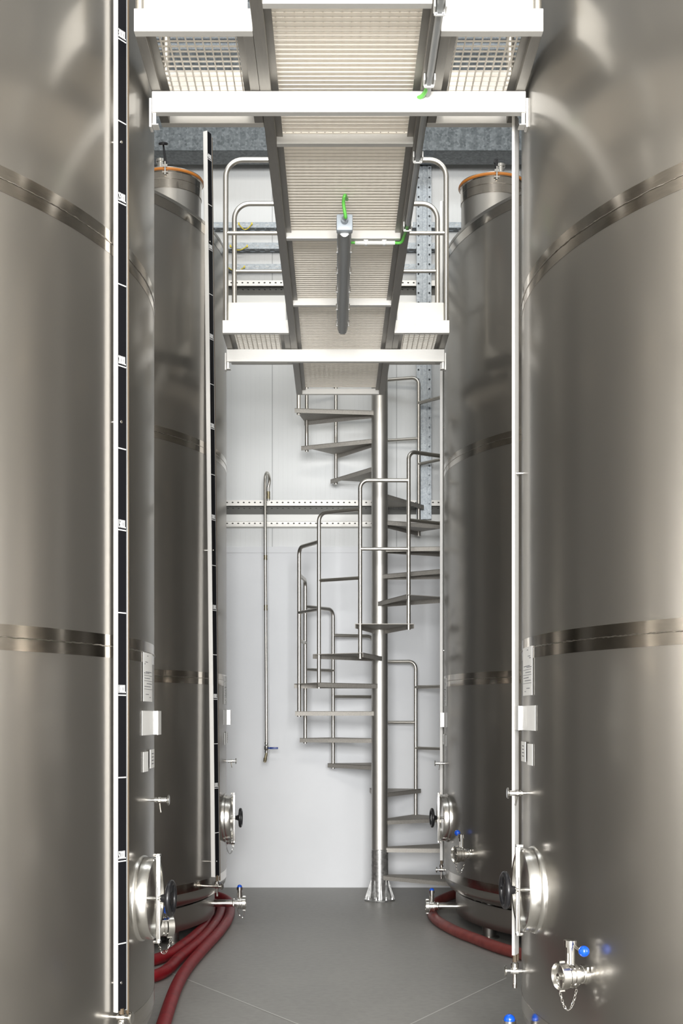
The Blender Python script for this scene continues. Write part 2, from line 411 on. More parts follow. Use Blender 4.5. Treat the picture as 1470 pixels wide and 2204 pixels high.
# strut upright
t = thing('strut_upright', 'galvanised double strut post with rows of holes, right of the stair column', 'post', (.77, WY - .12, 2.9))
Yn = WY - .15; off = Matrix.Translation((-.77, -(WY - .12), -2.9)); za, zb = P(0, 1117, Yn).z, P(0, 352, Yn).z
for xa, xb in ((896.5, 905), (920, 928.5)):
    b = MB(); h = zb - za; n = int(h / .081); xl = (xa - VX) * Yn / F; w = (xb - xa) * Yn / F
    b.perforated((xl, Yn, za), (0, 0, 1), (1, 0, 0), n, h / n, w, .022, .016)
    b.box((xl, Yn + .001, za), (xl + .002, Yn + .03, zb)); b.box((xl + w - .002, Yn + .001, za), (xl + w, Yn + .03, zb)); b.box((xl, Yn + .03, za), (xl + w, Yn + .034, zb))
    put(b.build('perforated_channel', M['galv_fine'], t, 0), off)
b = MB(); xl, xr = (905 - VX) * Yn / F, (920 - VX) * Yn / F
b.box((xl, Yn + .02, za), (xr, Yn + .035, zb)); b.box((xl + .02, Yn + .008, za), (xr - .008, Yn + .02, zb))
put(b.build('web', M['galv_fine'], t, 0), off)
for y in (1108, 850, 660, 430): 
    z = P(0, y, Yn).z; b = MB(); b.box((xl - .02, Yn + .035, z - .02), (xr + .02, WY + .004, z + .02)); put(b.build('wall_bracket', M['galv_fine'], t, 0), off)

# ------------------------------------------------------------------ water pipe on the wall
Yp = 10.72
p0 = P(571, 1500, Yp); t = thing('water_pipe', 'thin steel water pipe with a blue lever tap hanging on the white wall', 'pipe', (p0.x, Yp, P(0, 1640, Yp).z))
off = Matrix.Translation((-p0.x, -Yp, -P(0, 1640, Yp).z))
top = P(571, 1016, Yp)
pts = [P(573.5, 1598, Yp), P(572, 1320, Yp), P(571, 1200, Yp), P(570.5, 1040, Yp)]
for k in range(1, 8):
    q = PI * k / 8; c = P(570.5, 1035, Yp) + Vector((.016, .085, 0))
    pts.append(c + Vector((-.016 * math.cos(q), -.085 * math.cos(q), .085 * math.sin(q))))
pts += [P(577, 1050, Yp + .17), P(577.5, 1078, Yp + .17)]
b = MB(); b.tube(pts, .0125, 12); put(b.build('pipe', M['tube'], t), off)
for (x, y, h, Y) in ((571.4, 1200, 5, Yp), (572, 1308, 6, Yp), (577.4, 1066, 8, Yp + .17)):
    b = MB(); c = P(x, y, Y); b.lathe([(.0, -h * Y / F), (.016, -h * Y / F), (.016, -.008), (.0145, -.007), (.0145, .007), (.016, .008), (.016, h * Y / F), (0, h * Y / F)], 12, Matrix.Translation(c))
    put(b.build('coupling', M['brass'], t), off)
b = MB(); c = P(573.5, 1610, Yp)
b.lathe([(0, .05), (.016, .05), (.016, .03), (.012, .028), (.02, .018), (.021, -.012), (.013, -.024), (.016, -.026), (.016, -.04), (0, -.04)], 14, Matrix.Translation(c))
put(b.build('valve_body', M['chrome'], t), off)
b = MB(); b.cyl(c, c + Vector((.035, -.02, 0)), .006, 8); b.box(c + Vector((.03, -.03, -.009)), c + Vector((.1, -.02, .009))); put(b.build('lever', M['navy'], t, 30, .003, label='blue lever'), off)
b = MB(); b.tube([c + Vector((0, 0, -.035)), c + Vector((-.002, -.01, -.06)), c + Vector((-.008, -.03, -.09))], [.010, .013, .012], 10)
b.tube([c + Vector((-.008, -.03, -.088)), c + Vector((-.012, -.045, -.118))], [.016, .013], 10)
put(b.build('nozzle', M['brass'], t), off)
for y in (1095, 1400): 
    q = P(571.5, y, Yp); b = MB(); b.cyl(q, Vector((q.x, WY + .006, q.z)), .005, 8); put(b.build('wall_clip', M['tube'], t), off)

# ------------------------------------------------------------------ tanks
class Tank:
    def __init__(s, cx, cy, R, side, seams, ztop): s.c = Vector((cx, cy, 0)); s.R = R; s.s = side; s.seams = seams; s.top = ztop
    def n(s, a): return Vector((s.s * math.cos(a), -math.sin(a), 0))
    def pt(s, a, z, d=0): return s.c + s.n(a) * (s.R + d) + Vector((0, 0, z))
    def mtx(s, adeg, z=None, ypx=None, d=0):
        """local x = outward, local z = up, origin on the shell, in tank space"""
        a = math.radians(adeg); p = s.pt(a, 0, d); z = z if z is not None else CH + (VY - ypx) * p.y / F
        nx = s.n(a); nz = Vector((0, 0, 1)); ny = nz.cross(nx); o = s.n(a) * (s.R + d) + Vector((0, 0, z))
        return Matrix((( nx.x, ny.x, nz.x, o.x), (nx.y, ny.y, nz.y, o.y), (nx.z, ny.z, nz.z, o.z), (0, 0, 0, 1)))
AX = Matrix(((0, 0, 1, 0), (0, 1, 0, 0), (-1, 0, 0, 0), (0, 0, 0, 1)))   # turns lathe axis z onto local x
def chain_mesh(p, q, sag, link=.013, r=.0011):
    p, q = Vector(p), Vector(q); N = 60; cur = []
    for i in range(N + 1):
        tt = i / N; c = p.lerp(q, tt); c = c + Vector((0, 0, -sag * 4 * tt * (1 - tt))); cur.append(c)
    L = [0]
    for a, c in zip(cur[:-1], cur[1:]): L.append(L[-1] + (c - a).length)
    b = MB(); n = max(4, int(L[-1] / (link * .78))); j = 0
    for i in range(n):
        d = L[-1] * (i + .5) / n
        while j < N - 1 and L[j + 1] < d: j += 1
        c = cur[j].lerp(cur[j + 1], (d - L[j]) / max(1e-9, L[j + 1] - L[j])); t = (cur[j + 1] - cur[j]).normalized()
        a = Vector((1, 0, 0)) if abs(t.x) < .8 else Vector((0, 1, 0)); w = t.cross(a).normalized(); w2 = t.cross(w)
        if i % 2: w = w2
        ring = []
        for k in range(10):
            g = 2 * PI * k / 10; ring.append(c + t * (math.cos(g) * link * .5) + w * (math.sin(g) * link * .27))
        b.tube(ring, r, 5, closed=True)
    return b
def manway(T, root, adeg, ypx, R=.155):
    g = sub('manway', root, T.mtx(adeg, ypx=ypx), 'round hinged manway hatch with black handwheel')
    b = MB(); b.lathe([(R * 1.02, -.06), (R * 1.05, .0), (R * 1.03, .012), (R, .016), (R * .99, .048), (R * .965, .055), (R * .92, .052), (R * .91, -.03)], 64, AX, False)
    b.build('collar', M['satin'], g)
    b = MB(); b.lathe([(0, .024), (R * .5, .03), (R * .8, .036), (R * .93, .034), (R * .95, .024), (R * .9, .014), (0, .014)], 64, AX)
    b.build('cover', M['chrome'], g)
    b = MB(); w = R * 1.06
    b.prism([(.058, -.004), (.072, -.004), (.072, .004), (.058, .004)], -w, w)
    
    b.box((.058, -.016, -w), (.064, .016, w)); b.box((.046, -.012, -w - .004), (.072, .012, -w + .006)); b.box((.046, -.012, w - .006), (.072, .012, w + .004))
    b.build('crossbar', M['chrome'], g, 30, .0012)
    b = MB(); r = .060
    b.tube([AX @ Vector((r * math.cos(2 * PI * k / 40), r * math.sin(2 * PI * k / 40), .112)) for k in range(40)], .0105, 10, closed=True)
    b.lathe([(0, .074), (.013, .074), (.016, .085), (.024, .102), (.024, .116), (0, .118)], 20, AX)
    for k in range(3):
        q = 2 * PI * k / 3 + .5; b.tube([AX @ Vector((.018 * math.cos(q), .018 * math.sin(q), .108)), AX @ Vector((r * math.cos(q), r * math.sin(q), .112))], .008, 8)
    b.build('handwheel', M['black'], g, 40, label='black plastic handwheel')
    b = MB(); b.cyl((.02, 0, 0), (.08, 0, 0), .008, 12); b.lathe([(0, .07), (.014, .07), (.014, .078), (0, .078)], 6, AX); b.build('spindle', M['satin'], g)
def butterfly(T, root, adeg, ypx=None, z=None, length=.11, r=.044, knob=(0, .12, .012), d=0, chain=True, yaw=0, name='butterfly_valve', sc=1.0):
    g = sub(name, root, T.mtx(adeg, ypx=ypx, z=z, d=d) @ Matrix.Rotation(yaw, 4, 'Z') @ Matrix.Scale(sc, 4)); x0 = length - .062
    b = MB(); b.lathe([(.027, -.05), (.027, x0 - .012), (.036, x0 - .01), (.036, x0), (.03, x0 + .002)], 28, AX, False)
    b.lathe([(.034, -.004), (.034, .004)], 28, AX, True); b.build('stub_pipe', M['satin'], g)
    b = MB(); b.lathe([(0, x0), (r * .93, x0), (r * .93, x0 + .012), (r * .8, x0 + .013), (r * .8, x0 + .018), (r * .93, x0 + .019), (r * .93, x0 + .030), (0, x0 + .03)], 32, AX)
    for k in range(4):
        q = PI / 4 + k * PI / 2; b.cyl((x0 - .004, .037 * math.cos(q), .037 * math.sin(q)), (x0 + .034, .037 * math.cos(q), .037 * math.sin(q)), .0045, 8)
    b.build('valve_body', M['chrome'], g)
    b = MB(); b.lathe([(0, x0 + .034), (r, x0 + .034), (r, x0 + .060), (r * .93, x0 + .062), (r * .86, x0 + .050), (.012, x0 + .050), (.01, x0 + .062), (0, x0 + .062)], 32, AX)
    b.box((x0 + .038, -.006, r - .002), (x0 + .058, .006, r + .005)); b.box((x0 + .038, -.006, -r - .005), (x0 + .058, .006, -r + .002))
    b.build('blanking_cap', M['satin'], g)
    b = MB()
    for sy, sz in ((1, .6), (-1, -.3)):
        b.box((x0 - .036, sy * .028 - .011, sz * .034 - .011), (x0 - .026, sy * .028 + .011, sz * .034 + .011))
    b.lathe([(.026, x0 - .04), (.031, x0 - .038), (.031, x0 - .024), (.026, x0 - .022)], 28, AX, True); b.build('clamp', M['satin'], g, 40, .002)
    b = MB(); xs = x0 + .014
    b.lathe([(0, r * .8), (.016, r * .8), (.016, r + .05), (.022, r + .05), (.022, r + .072), (.012, r + .074), (0, r + .074)], 20, Matrix.Translation((xs, 0, 0)))
    b.cyl((xs + .016, .012, r * .9), (xs + .016, .012, r + .03), .004, 8); b.cyl((xs - .016, -.012, r * .9), (xs - .016, -.012, r + .03), .004, 8)
    b.build('stem', M['chrome'], g)
    k = Vector((xs, 0, r + .062)) + Vector(knob)
    b = MB(); b.tube([(xs, 0, r + .062), Vector((xs, 0, r + .062)).lerp(k, .6) + Vector((0, 0, -.004)), k], .0052, 8); b.build('handle', M['satin'], g)
    b = MB(); b.sphere(k, .0185, 20, 12); b.build('knob', M['blue'], g, 80, label='blue ball knob')
    if chain:
        chain_mesh((x0 + .064, 0, -.002), (x0 - .002, .012, -r), .088, .014, .0012).build('chain', M['chrome'], g)
    return g
def tap(T, root, adeg, ypx, sc=.66):
    g = sub('sampling_tap', root, T.mtx(adeg, ypx=ypx) @ Matrix.Diagonal((sc, 1, 1, 1)))
    b = MB(); b.lathe([(.006, -.03), (.006, .022), (.012, .023), (.012, .036), (.0085, .037), (.0085, .044), (.013, .046), (.013, .06), (.0105, .062), (.0105, .094), (.006, .095), (.006, .1)], 16, AX); b.build('tap_body', M['chrome'], g)
    b = MB(); b.lathe([(0, .1), (.019, .1), (.021, .103), (.021, .108), (.018, .111), (0, .111)], 20, AX); b.build('knob', M['satin'], g)
    b = MB(); b.tube([(.053, 0, -.008), (.057, -.004, -.03), (.062, -.008, -.048)], [.005, .0045, .0045], 8); b.build('spout', M['chrome'], g)
def patch(T, a0, a1, z0, z1, d, th=.0012, n=10):
    """a sheet bent to the shell between two angles, in tank space"""
    b = MB()
    for i in range(n):
        aa, ab = math.radians(a0 + (a1 - a0) * i / n), math.radians(a0 + (a1 - a0) * (i + 1) / n)
        for (u, w) in ((d, d + th),):
            q = [T.n(aa) * (T.R + u), T.n(ab) * (T.R + u), T.n(ab) * (T.R + w), T.n(aa) * (T.R + w)]
            b.add([v + Vector((0, 0, z)) for z in (z0, z1) for v in q], [(0, 1, 2, 3), (4, 5, 6, 7), (0, 1, 5, 4), (2, 3, 7, 6)] + ([(3, 0, 4, 7)] if i == 0 else []) + ([(1, 2, 6, 5)] if i == n - 1 else []))
    return b
def papers(T, root, sheet, pocket, tagp, mir=1):
    """info sheet, note pocket and small tag on the aisle side; each (a_near, a_far, y_top, y_bottom)"""
    def zz(a, y): p = T.pt(math.radians(a), 0); return CH + (VY - y) * p.y / F
    a0, a1, y0, y1 = sheet; am = (a0 + a1) / 2; z0, z1 = zz(am, y1), zz(am, y0)
    g = sub('data_sheet', root)
    patch(T, a0, a1, z0, z1, .003).build('paper', M['paper'], g, 60)
    b = MB(); rows = [(.93, .10, .35), (.80, .22, .16), (.76, .08, .1), (.60, .62, .2), (.575, .45, .05), (.47, .55, .1), (.36, .7, .3), (.30, .6, .1), (.14, .3, .2), (.08, .15, .6)]
    for (v, w, u0) in rows:
        uu = u0
        while uu < min(.92, u0 + w):
            wd = random.uniform(.03, .09); aa, ab = a0 + (a1 - a0) * uu, a0 + (a1 - a0) * min(.93, uu + wd)
            q = patch(T, aa, ab, z0 + (z1 - z0) * v, z0 + (z1 - z0) * (v + .013), .0045, .0003, 2); b.add(q.v, q.f); uu += wd + .025
    for v in (.53, .42, .25):
        q = patch(T, a0 + (a1 - a0) * .06, a0 + (a1 - a0) * .94, z0 + (z1 - z0) * v, z0 + (z1 - z0) * v + .0012, .0045, .0003, 6); b.add(q.v, q.f)
    b.build('printed_lines', M['ink'], g, 0)
    a0, a1, y0, y1 = pocket; am = (a0 + a1) / 2; z0, z1 = zz(am, y1), zz(am, y0)
    g = sub('note_pocket', root)
    patch(T, a0, a1, z0, z1, .002).build('reflection_sheet', M['paper'], g, 60)  # white sheet added in place of the plate's reflection in the shell
    b = patch(T, a0 - 5.2, a1 - .6, z0, z1, .030, .003); q = patch(T, a1 - .9, a1 - .6, z0, z1, -.01, .042, 1); b.add(q.v, q.f)
    b.build('front_plate', M['white_edge'], g, 60)
    a0, a1, y0, y1 = tagp; am = (a0 + a1) / 2; z0, z1 = zz(am, y1), zz(am, y0)
    g = sub('tank_tag', root)
    patch(T, a0, a1, z0, z1, .002).build('label_paper', M['paper'], g, 60)
    patch(T, a1 - .3, a1 - 4, z0 + .01, z1 + .006, .008, .0015).build('hanging_card', M['paper'], g, 60)
    b = MB()
    for k in range(4): 
        q = patch(T, a1 - 1.4, a1 - 3, z1 - .012 - k * .013, z1 - .009 - k * .013, .0097, .0003, 2); b.add(q.v, q.f)
    b.build('card_text', M['ink'], g, 0)
def gauge(T, root, name_pts, marks, white=True, tube_side=1, lean=0, pegs=(), valve_y=None, y_bot=0, y_top=0, Y=4.3, half=None):
    """level gauge: a boxed black scale with volume marks and a sight tube, standing off the shell.
    name_pts = world xy of the near front edge, unit face direction, width, thickness"""
    (px, py), (ux, uy), w, th = name_pts
    u = Vector((ux, uy, 0)).normalized(); nrm = Vector((u.y, -u.x, 0)) * tube_side
    o = Vector((px, py, 0)) - T.c
    def Z(y): return CH + (VY - y) * py / F
    zb, zt = Z(y_bot), Z(y_top)
    g = sub('level_gauge', root)
    lv = Vector((lean, 0, 0))
    def at(a, d, z): return o + u * a + nrm * d + Vector((0, 0, z)) + lv * ((z - zb) / (zt - zb))
    def bar(b, a0, a1, d0, d1, z0, z1):
        b.add([at(a, d, z) for z in (z0, z1) for a, d in ((a0, d0), (a1, d0), (a1, d1), (a0, d1))], [(0, 3, 2, 1), (4, 5, 6, 7), (0, 1, 5, 4), (1, 2, 6, 5), (2, 3, 7, 6), (3, 0, 4, 7)])
    b = MB(); bar(b, 0, .0045, -th, .0, zb, zt); bar(b, 0, w, -th, -th + .004, zb, zt)
    b.build('casing', M['white_edge'], g, 0, label='pale anodised casing')
    b = MB(); bar(b, .0045, w - .0045, -th + .004, -.0015, zb + .004, zt); b.build('scale_face', M['panel_black'], g, 0)
    b = MB(); bar(b, w - .003, w, -th + .004, -.001, zb, zt); b.build('casing_rear_lip', M['conduit'], g, 0)
    b = MB(); ta = w + .0062; b.tube([at(ta, -.006, zb - .03), at(ta, -.006, zt - .02)], .0058, 12); b.build('sight_tube', M['tan'], g, label='amber sight tube')
    b = MB()
    for y in pegs:
        z = Z(y); c = at(w * .3, -th, z); rad = Vector((c.x, c.y, 0)); sh = rad.normalized() * (T.R - .01)
        b.cyl(c, Vector((sh.x, sh.y, z)), .0055, 10); q = at(w * .45, -.002, z); b.lathe([(0, .002), (.005, .0015), (.006, 0)], 10, Matrix.Translation(q) @ nrm.to_track_quat('Z', 'Y').to_matrix().to_4x4(), False)
    b.build('standoff_pin', M['chrome'], g)
    rot = Matrix(((u.x, 0, nrm.x, 0), (u.y, 0, nrm.y, 0), (0, 1, 0, 0), (0, 0, 0, 1)))
    b = MB()
    for (y, txt) in marks:
        z = Z(y)
        b = MB(); bar(b, .0065, w - .0065, -.0015, -.0008, z - .002, z + .002); b.build('scale_line', M['mark'], g, 0)
        if txt: text_mesh('volume_mark', txt, (w - .016), .029, M['mark'], g, Matrix.Translation(at(w / 2, -.0012, z + .022)) @ rot)
    if valve_y:
        z = Z(valve_y); c = at(w * .5, -.004, z); c0 = at(ta * .75, -.004, zb)
        rad = Vector((c.x, c.y, 0)).normalized()
        b = MB(); b.tube([Vector((c.x, c.y, zb + .01)), Vector((c.x, c.y, z))], .0085, 10); b.build('tube_nipple', M['tan'], g)
        b = MB(); b.lathe([(.011, zb - .055 - z), (.016, zb - .05 - z), (.016, zb - .035 - z), (.011, zb - .03 - z)], 12, Matrix.Translation((c.x, c.y, z)), True)
        b.tube([Vector((c.x, c.y, zb - .04)), Vector((c.x, c.y, z))], .006, 10)
        sh = rad * (T.R - .01)
        b.cyl(Vector((sh.x, sh.y, z)), c, .0085, 12); b.cyl(c - rad * .014, c + rad * .016, .014, 14); b.cyl(c + Vector((0, 0, -.005)), c + Vector((0, 0, -.055)), .007, 10); b.cyl(c + Vector((0, 0, -.05)), c + Vector((0, 0, -.066)), .009, 12)
        b.build('drain_cock', M['chrome'], g)
        b = MB(); b.lathe([(0, 0), (.006, 0), (.006, .015), (.02, .016), (.021, .022), (.018, .025), (0, .025)], 18, Matrix.Translation(c + rad * .016) @ rad.to_track_quat('Z', 'Y').to_matrix().to_4x4()); b.build('cock_knob', M['satin'], g)
def make_tank(T, label, neck=None):
    R = T.R; root = thing('storage_tank', label, 'tank', tuple(T.c), 'stainless storage tanks')
    z0 = .345; k = .10
    prof = [(0, .22), (R - .15, .235), (R - .105, .243)]
    for i in range(9):
        q = PI / 2 * i / 8; prof.append((R - k + k * math.sin(q), z0 - k * math.cos(q)))
    zs = [z0 + .02]
    prof += [(R, z) for z in (z0 + .02, T.top - .02)]
    b = MB(); b.lathe(prof, 180, None, False); b.build('shell', M['tank'], root, 40)
    for z in list(T.seams) + [z0 + .03]:
        hb = .041 if z > 1 else .03
        b = MB(); b.lathe([(R - .002, z - hb), (R + .0012, z - hb + .0006), (R + .0012, z + hb - .0006), (R - .002, z + hb)], 180, None, False)
        o = b.build('seam_band', M['band'], root, 40, label='polished band along a weld')
        if z > 1:
            b = MB(); n = 900
            for i in range(n):
                q0 = 2 * PI * i / n
            ring = []
            for i in range(n):
                q = 2 * PI * i / n; ring.append(Vector(((R + .0015) * math.cos(q), (R + .0015) * math.sin(q), z + random.uniform(-.0012, .0012))))
            b.tube(ring, [random.uniform(.0012, .0026) for _ in range(n)], 6, closed=True); b.build('weld_bead', M['weld'], root, 60)
    b = MB(); zt = T.top
    b.lathe([(R, zt - .022), (R + .004, zt - .02), (R + .004, zt), (R - .01, zt + .006), (R * .5, zt + .24), (0, zt + .46)], 160, None, False)
    b.build('roof_cone', M['tank'], root, 30)
    b = MB(); b.lathe([(R + .0015, zt - .085), (R + .0015, zt - .022)], 160, None, False); b.build('rim_band', M['band'], root)
    b = MB(); rs = R - .085
    b.lathe([(rs, .235), (rs, .08), (rs - .012, .08), (rs - .012, .235)], 160, None, False); b.build('base_skirt', M['tank'], root, 40)
    for i in range(8):
        q = 2 * PI * (i + .5) / 8 + .75; c = Vector(((rs - .06) * math.cos(q), (rs - .06) * math.sin(q), 0))
        b = MB(); b.cyl(c + Vector((0, 0, .006)), c + Vector((0, 0, .235)), .045, 16); b.lathe([(0, 0), (.07, 0), (.07, .01), (0, .012)], 20, Matrix.Translation(c)); b.build('leg', M['tank'], root)
    if neck:
        nx, ny, nr, nz, wheel = neck; c = Vector((nx, ny, 0)) - T.c; mt = Matrix.Translation((c.x, c.y, 0))
        g = sub('top_hatch', root)
        b = MB(); b.lathe([(nr, zt - .05), (nr, nz - .10)], 56, mt, False); b.build('neck', M['tank'], g)
        b = MB(); b.lathe([(nr, nz - .12), (nr + .004, nz - .12), (nr + .004, nz - .062), (nr + .002, nz - .06), (nr + .004, nz - .058), (nr + .004, nz - .012), (nr + .012, nz - .008), (nr + .012, nz - .002), (nr - .01, nz)], 56, mt, False); b.build('neck_band', M['band'], g)
        b = MB(); b.tube([mt @ Vector(((nr + .010) * math.cos(2 * PI * k / 56), (nr + .010) * math.sin(2 * PI * k / 56), nz + .004)) for k in range(56)], .011, 10, closed=True); b.build('gasket', M['orange'], g, label='orange rubber gasket')
        b = MB(); b.lathe([(nr + .012, nz + .012), (nr + .012, nz + .02), (nr * .8, nz + .03), (0, nz + .045)], 56, mt, False); b.build('lid', M['satin'], g)
        fr = -math.copysign(.0, nx)
        f0 = c + Vector((0, -nr - .014, nz))
        b = MB(); b.cyl(f0 + Vector((0, 0, -.04)), f0 + Vector((0, -.004, .05)), .008, 10); b.box(f0 + Vector((-.016, -.012, .01)), f0 + Vector((.016, .012, .03))); b.cyl(f0 + Vector((-.02, 0, -.02)), f0 + Vector((.02, 0, -.02)), .008, 10)
        b.build('latch', M['chrome'], g)
        b = MB(); sx = -.045 if wheel else .04
        b.lathe([(0, .0), (.028, .0), (.03, .025), (.026, .03), (.026, .07), (.034, .072), (.034, .09), (0, .094)], 24, Matrix.Translation(c + Vector((sx, -nr * .6, nz + .02)))); b.build('breather_cap', M['satin'], g)
        b = MB()
        if wheel:
            wz = nz + .165; wc = c + Vector((-.012, -nr - .02, wz))
            b.lathe([(0, .0), (.03, -.002), (.034, .004), (.034, .012), (.02, .02), (0, .022)], 24, Matrix.Translation(wc) @ Matrix.Rotation(.35, 4, 'X'))
            b.tube([wc, wc + Vector((.012, .004, -.07)), wc + Vector((.022, .008, -.15))], .006, 8); b.tube([wc + Vector((0, 0, 0)), f0 + Vector((0, 0, .03))], .006, 8)
            b.build('clamp_wheel', M['black'], g, label='black clamp wheel on rods')
        else:
            b.cyl(f0 + Vector((-.004, 0, .03)), f0 + Vector((-.004, 0, .10)), .011, 12); b.box(f0 + Vector((-.022, -.008, .075)), f0 + Vector((.01, .008, .095))); b.build('clamp_bolt', M['black'], g)
    return root

TF = Tank(-2.515, 4.886, 1.7926, 1, (1.746, 3.163), 4.83)
TG = Tank(2.526, 4.802, 1.7926, -1, (1.758, 3.133), 4.83)
TR = Tank(-2.560, 8.995, 1.775, 1, (1.757, 3.303), 4.825)
TS = Tank(2.572, 9.080, 1.775, -1, (1.753, 3.292), 4.836)

# near left tank
r = make_tank(TF, 'big stainless tank nearest on the left, with a tall black volume scale')
manway(TF, r, 5, 1933); tap(TF, r, -1, 1722)
butterfly(TF, r, -9, ypx=1995, length=.078, r=.044, knob=(.02, -.02, -.035), yaw=.25)
papers(TF, r, (4.6, -1.5, 1406, 1510), (5.2, -3.2, 1530, 1582), (4.6, 1.6, 1618, 1661))
marks = [(80, '30000L'), (257, None), (433, '25000L'), (609, None), (785, '20000L'), (963, None), (1139, '15000L'), (1318, None), (1496, '10000L'), (1674, None), (1855, '5000L'), (2033, None)]
marks += [(-97, None)]
gauge(TF, r, ((-.7640, 4.40), (.030, .044), .052, .018), marks, pegs=(905, 2118, 300), valve_y=2193, y_bot=2180, y_top=-150)
# near right tank
r = make_tank(TG, 'big stainless tank nearest on the right, with a blue-handled valve low on its front')
manway(TG, r, 5, 1915); tap(TG, r, 0, 1707, .68)
butterfly(TG, r, 19.4, ypx=2097, length=.10, r=.046, knob=(-.010, .070, -.016))
papers(TG, r, (4.2, -2.4, 1393, 1497), (5.6, -3.0, 1519, 1572), (4.2, 1.2, 1601, 1647))
gauge(TG, r, ((.694, 4.92), (.028, .06), .05, .0125), [], pegs=(1018, 2002), valve_y=2092, y_bot=2056, y_top=245, tube_side=-1)
butterfly(TG, r, -1, z=.192, length=.17, r=.042, knob=(0, .0, .012), sc=1.2, d=-.085, name='drain_valve', chain=False)
# far left tank
r = make_tank(TR, 'stainless tank at the back left, its round neck topped by a black clamp wheel', (-1.19, 9.03, .226, P(0, 395, 9.03).z, True))
manway(TR, r, 1.5, 1760, .165); tap(TR, r, -3, 1638)
butterfly(TR, r, -12, ypx=1805, length=.075, r=.046, knob=(0, .05, .02))
butterfly(TR, r, -1, z=P(0, 1945, 9.0).z, length=.245, r=.05, knob=(0, 0, .010), sc=.95, d=-.088, yaw=0.0, name='drain_valve')
papers(TR, r, (4, -2, 1455, 1516), (4.5, -3.4, 1528, 1560), (3.4, .5, 1577, 1603))
mk = []
ys = [340, 438, 535, 631, 728, 825, 921, 1020, 1118, 1216, 1313, 1409, 1505, 1601, 1697, 1793]
for i, y in enumerate(ys): mk.append((y, '%dL' % (40000 - 2500 * i) if i % 2 == 0 else None))
gauge(TR, r, ((-.805, 8.42), (.032, .062), .06, .032), mk, pegs=(517, 1183, 1855), valve_y=1909, y_bot=1888, y_top=281, lean=-.054)
# far right tank
r = make_tank(TS, 'stainless tank at the back right, standing beside the spiral stair', (1.14, 9.08, .226, P(0, 405, 9.08).z, False))
manway(TS, r, 4.5, 1760, .165); tap(TS, r, -2, 1643)
butterfly(TS, r, 20, ypx=1838, length=.10, r=.05, knob=(-.01, -.075, .012), sc=1.1)
butterfly(TS, r, -1, z=P(0, 1951, 9.1).z, length=.24, r=.05, knob=(0, 0, .010), sc=.95, d=-.088, name='drain_valve', chain=False)
papers(TS, r, (3.4, -2, 1460, 1520), (4.5, -2.6, 1534, 1565), (3.4, .4, 1582, 1606))
gauge(TS, r, ((.785, 9.38), (.022, .06), .05, .022), [], pegs=(920, 1400), valve_y=1873, y_bot=1852, y_top=433, tube_side=-1)

# ------------------------------------------------------------------ catwalk
ZB, ZT = CH + 2.37, CH + 2.37 + .08           # underside and deck level
XL, XR = -.284, .366
t = thing('catwalk', 'steel grating catwalk running overhead down the middle of the aisle', 'walkway', (0, 0, 0))
Y0, YE = 2.9, 9.25
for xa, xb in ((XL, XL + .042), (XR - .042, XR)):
    b = MB(); b.box((xa, Y0, ZB), (xb, YE, ZT)); b.build('stringer', M['shaded_frame'], t, 0, .002)
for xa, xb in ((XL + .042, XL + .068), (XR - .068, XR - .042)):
    b = MB(); b.box((xa, Y0, ZB + .028), (xb, YE, ZB + .034)); b.build('grating_ledge', M['shaded_frame'], t, 0)
ybars = [3.15, 4.17, 5.19, 6.22, 7.23, 8.23]
for y in ybars + [YE - .03]:
    b = MB(); b.box((XL + .042, y, ZB), (XR - .042, y + .032, ZB + .040)); b.build('crossbar', M['frame'], t, 0, .0015)
for ya, yb in zip(ybars, ybars[1:] + [YE - .03]):
    b = MB(); n = round((yb - ya) / .0333); g0, g1 = ZB + .048, ZB + .070
    for i in range(n + 1):
        y = ya + .034 + (yb - ya - .04) * i / n; b.box((XL + .044, y, g0), (XR - .044, y + .0055, g1))
    m = 17
    for i in range(m + 1):
        x = XL + .044 + (XR - XL - .088) * i / m; b.box((x - .0018, ya + .034, g1 - .009), (x + .0018, yb - .004, g1 + .001))
    b.build('grating_panel', M['grate'], t, 0)
# guard rail of the catwalk, along both sides between the platforms
for x in (XL + .02, XR - .02):
    for ya, yb in ((5.2, 7.65), (8.6, 9.2)):
        pts = arc_corner((x, ya, ZT), (x, ya, ZT + 1.0), (x, (ya + yb) / 2, ZT + 1.0), .1)[:-1] + arc_corner((x, (ya + yb) / 2, ZT + 1.0), (x, yb, ZT + 1.0), (x, yb, ZT), .1)[1:]
        b = MB(); b.tube(pts, .0168, 10); b.tube([(x, ya, ZT + .5), (x, yb, ZT + .5)], .0135, 8); b.build('guard_rail', M['tube'], t)

def cross_beam(Yb, xa, xb, label):
    z0, z1 = ZB - .081, ZB - .001
    t = thing('support_beam', label, 'beam', ((xa + xb) / 2, Yb, z0), 'beams under the catwalk'); off = Matrix.Translation((-(xa + xb) / 2, -Yb, -z0))
    b = MB(); b.box((xa, Yb, z0), (xb, Yb + .036, z1)); put(b.build('box_section', M['frame'], t, 0, .003), off)
    for x, s in ((xa, 1), (xb, -1)):
        b = MB(); b.box((min(x, x + s * .004), Yb + .004, z0 - .042), (max(x, x + s * .004), Yb + .05, z0)); b.box((min(x, x + s * .024), Yb + .004, z0 - .046), (max(x, x + s * .024), Yb + .05, z0 - .042)); b.box((min(x, x + s * .016), Yb + .004, z0 - .042), (max(x, x + s * .016), Yb + .008, z0 - .001))
        put(b.build('end_bracket', M['frame'], t, 0, .001), off)
        b = MB(); b.box((min(x - s * .002, x - s * .012), Yb + .012, z0 - .05), (max(x - s * .002, x - s * .012), Yb + .06, z1 - .02)); put(b.build('fixing_plate', M['frame'], t, 0, .002), off)
cross_beam(4.75, -.694, .723, 'wide bright steel cross beam under the near pair of platforms')
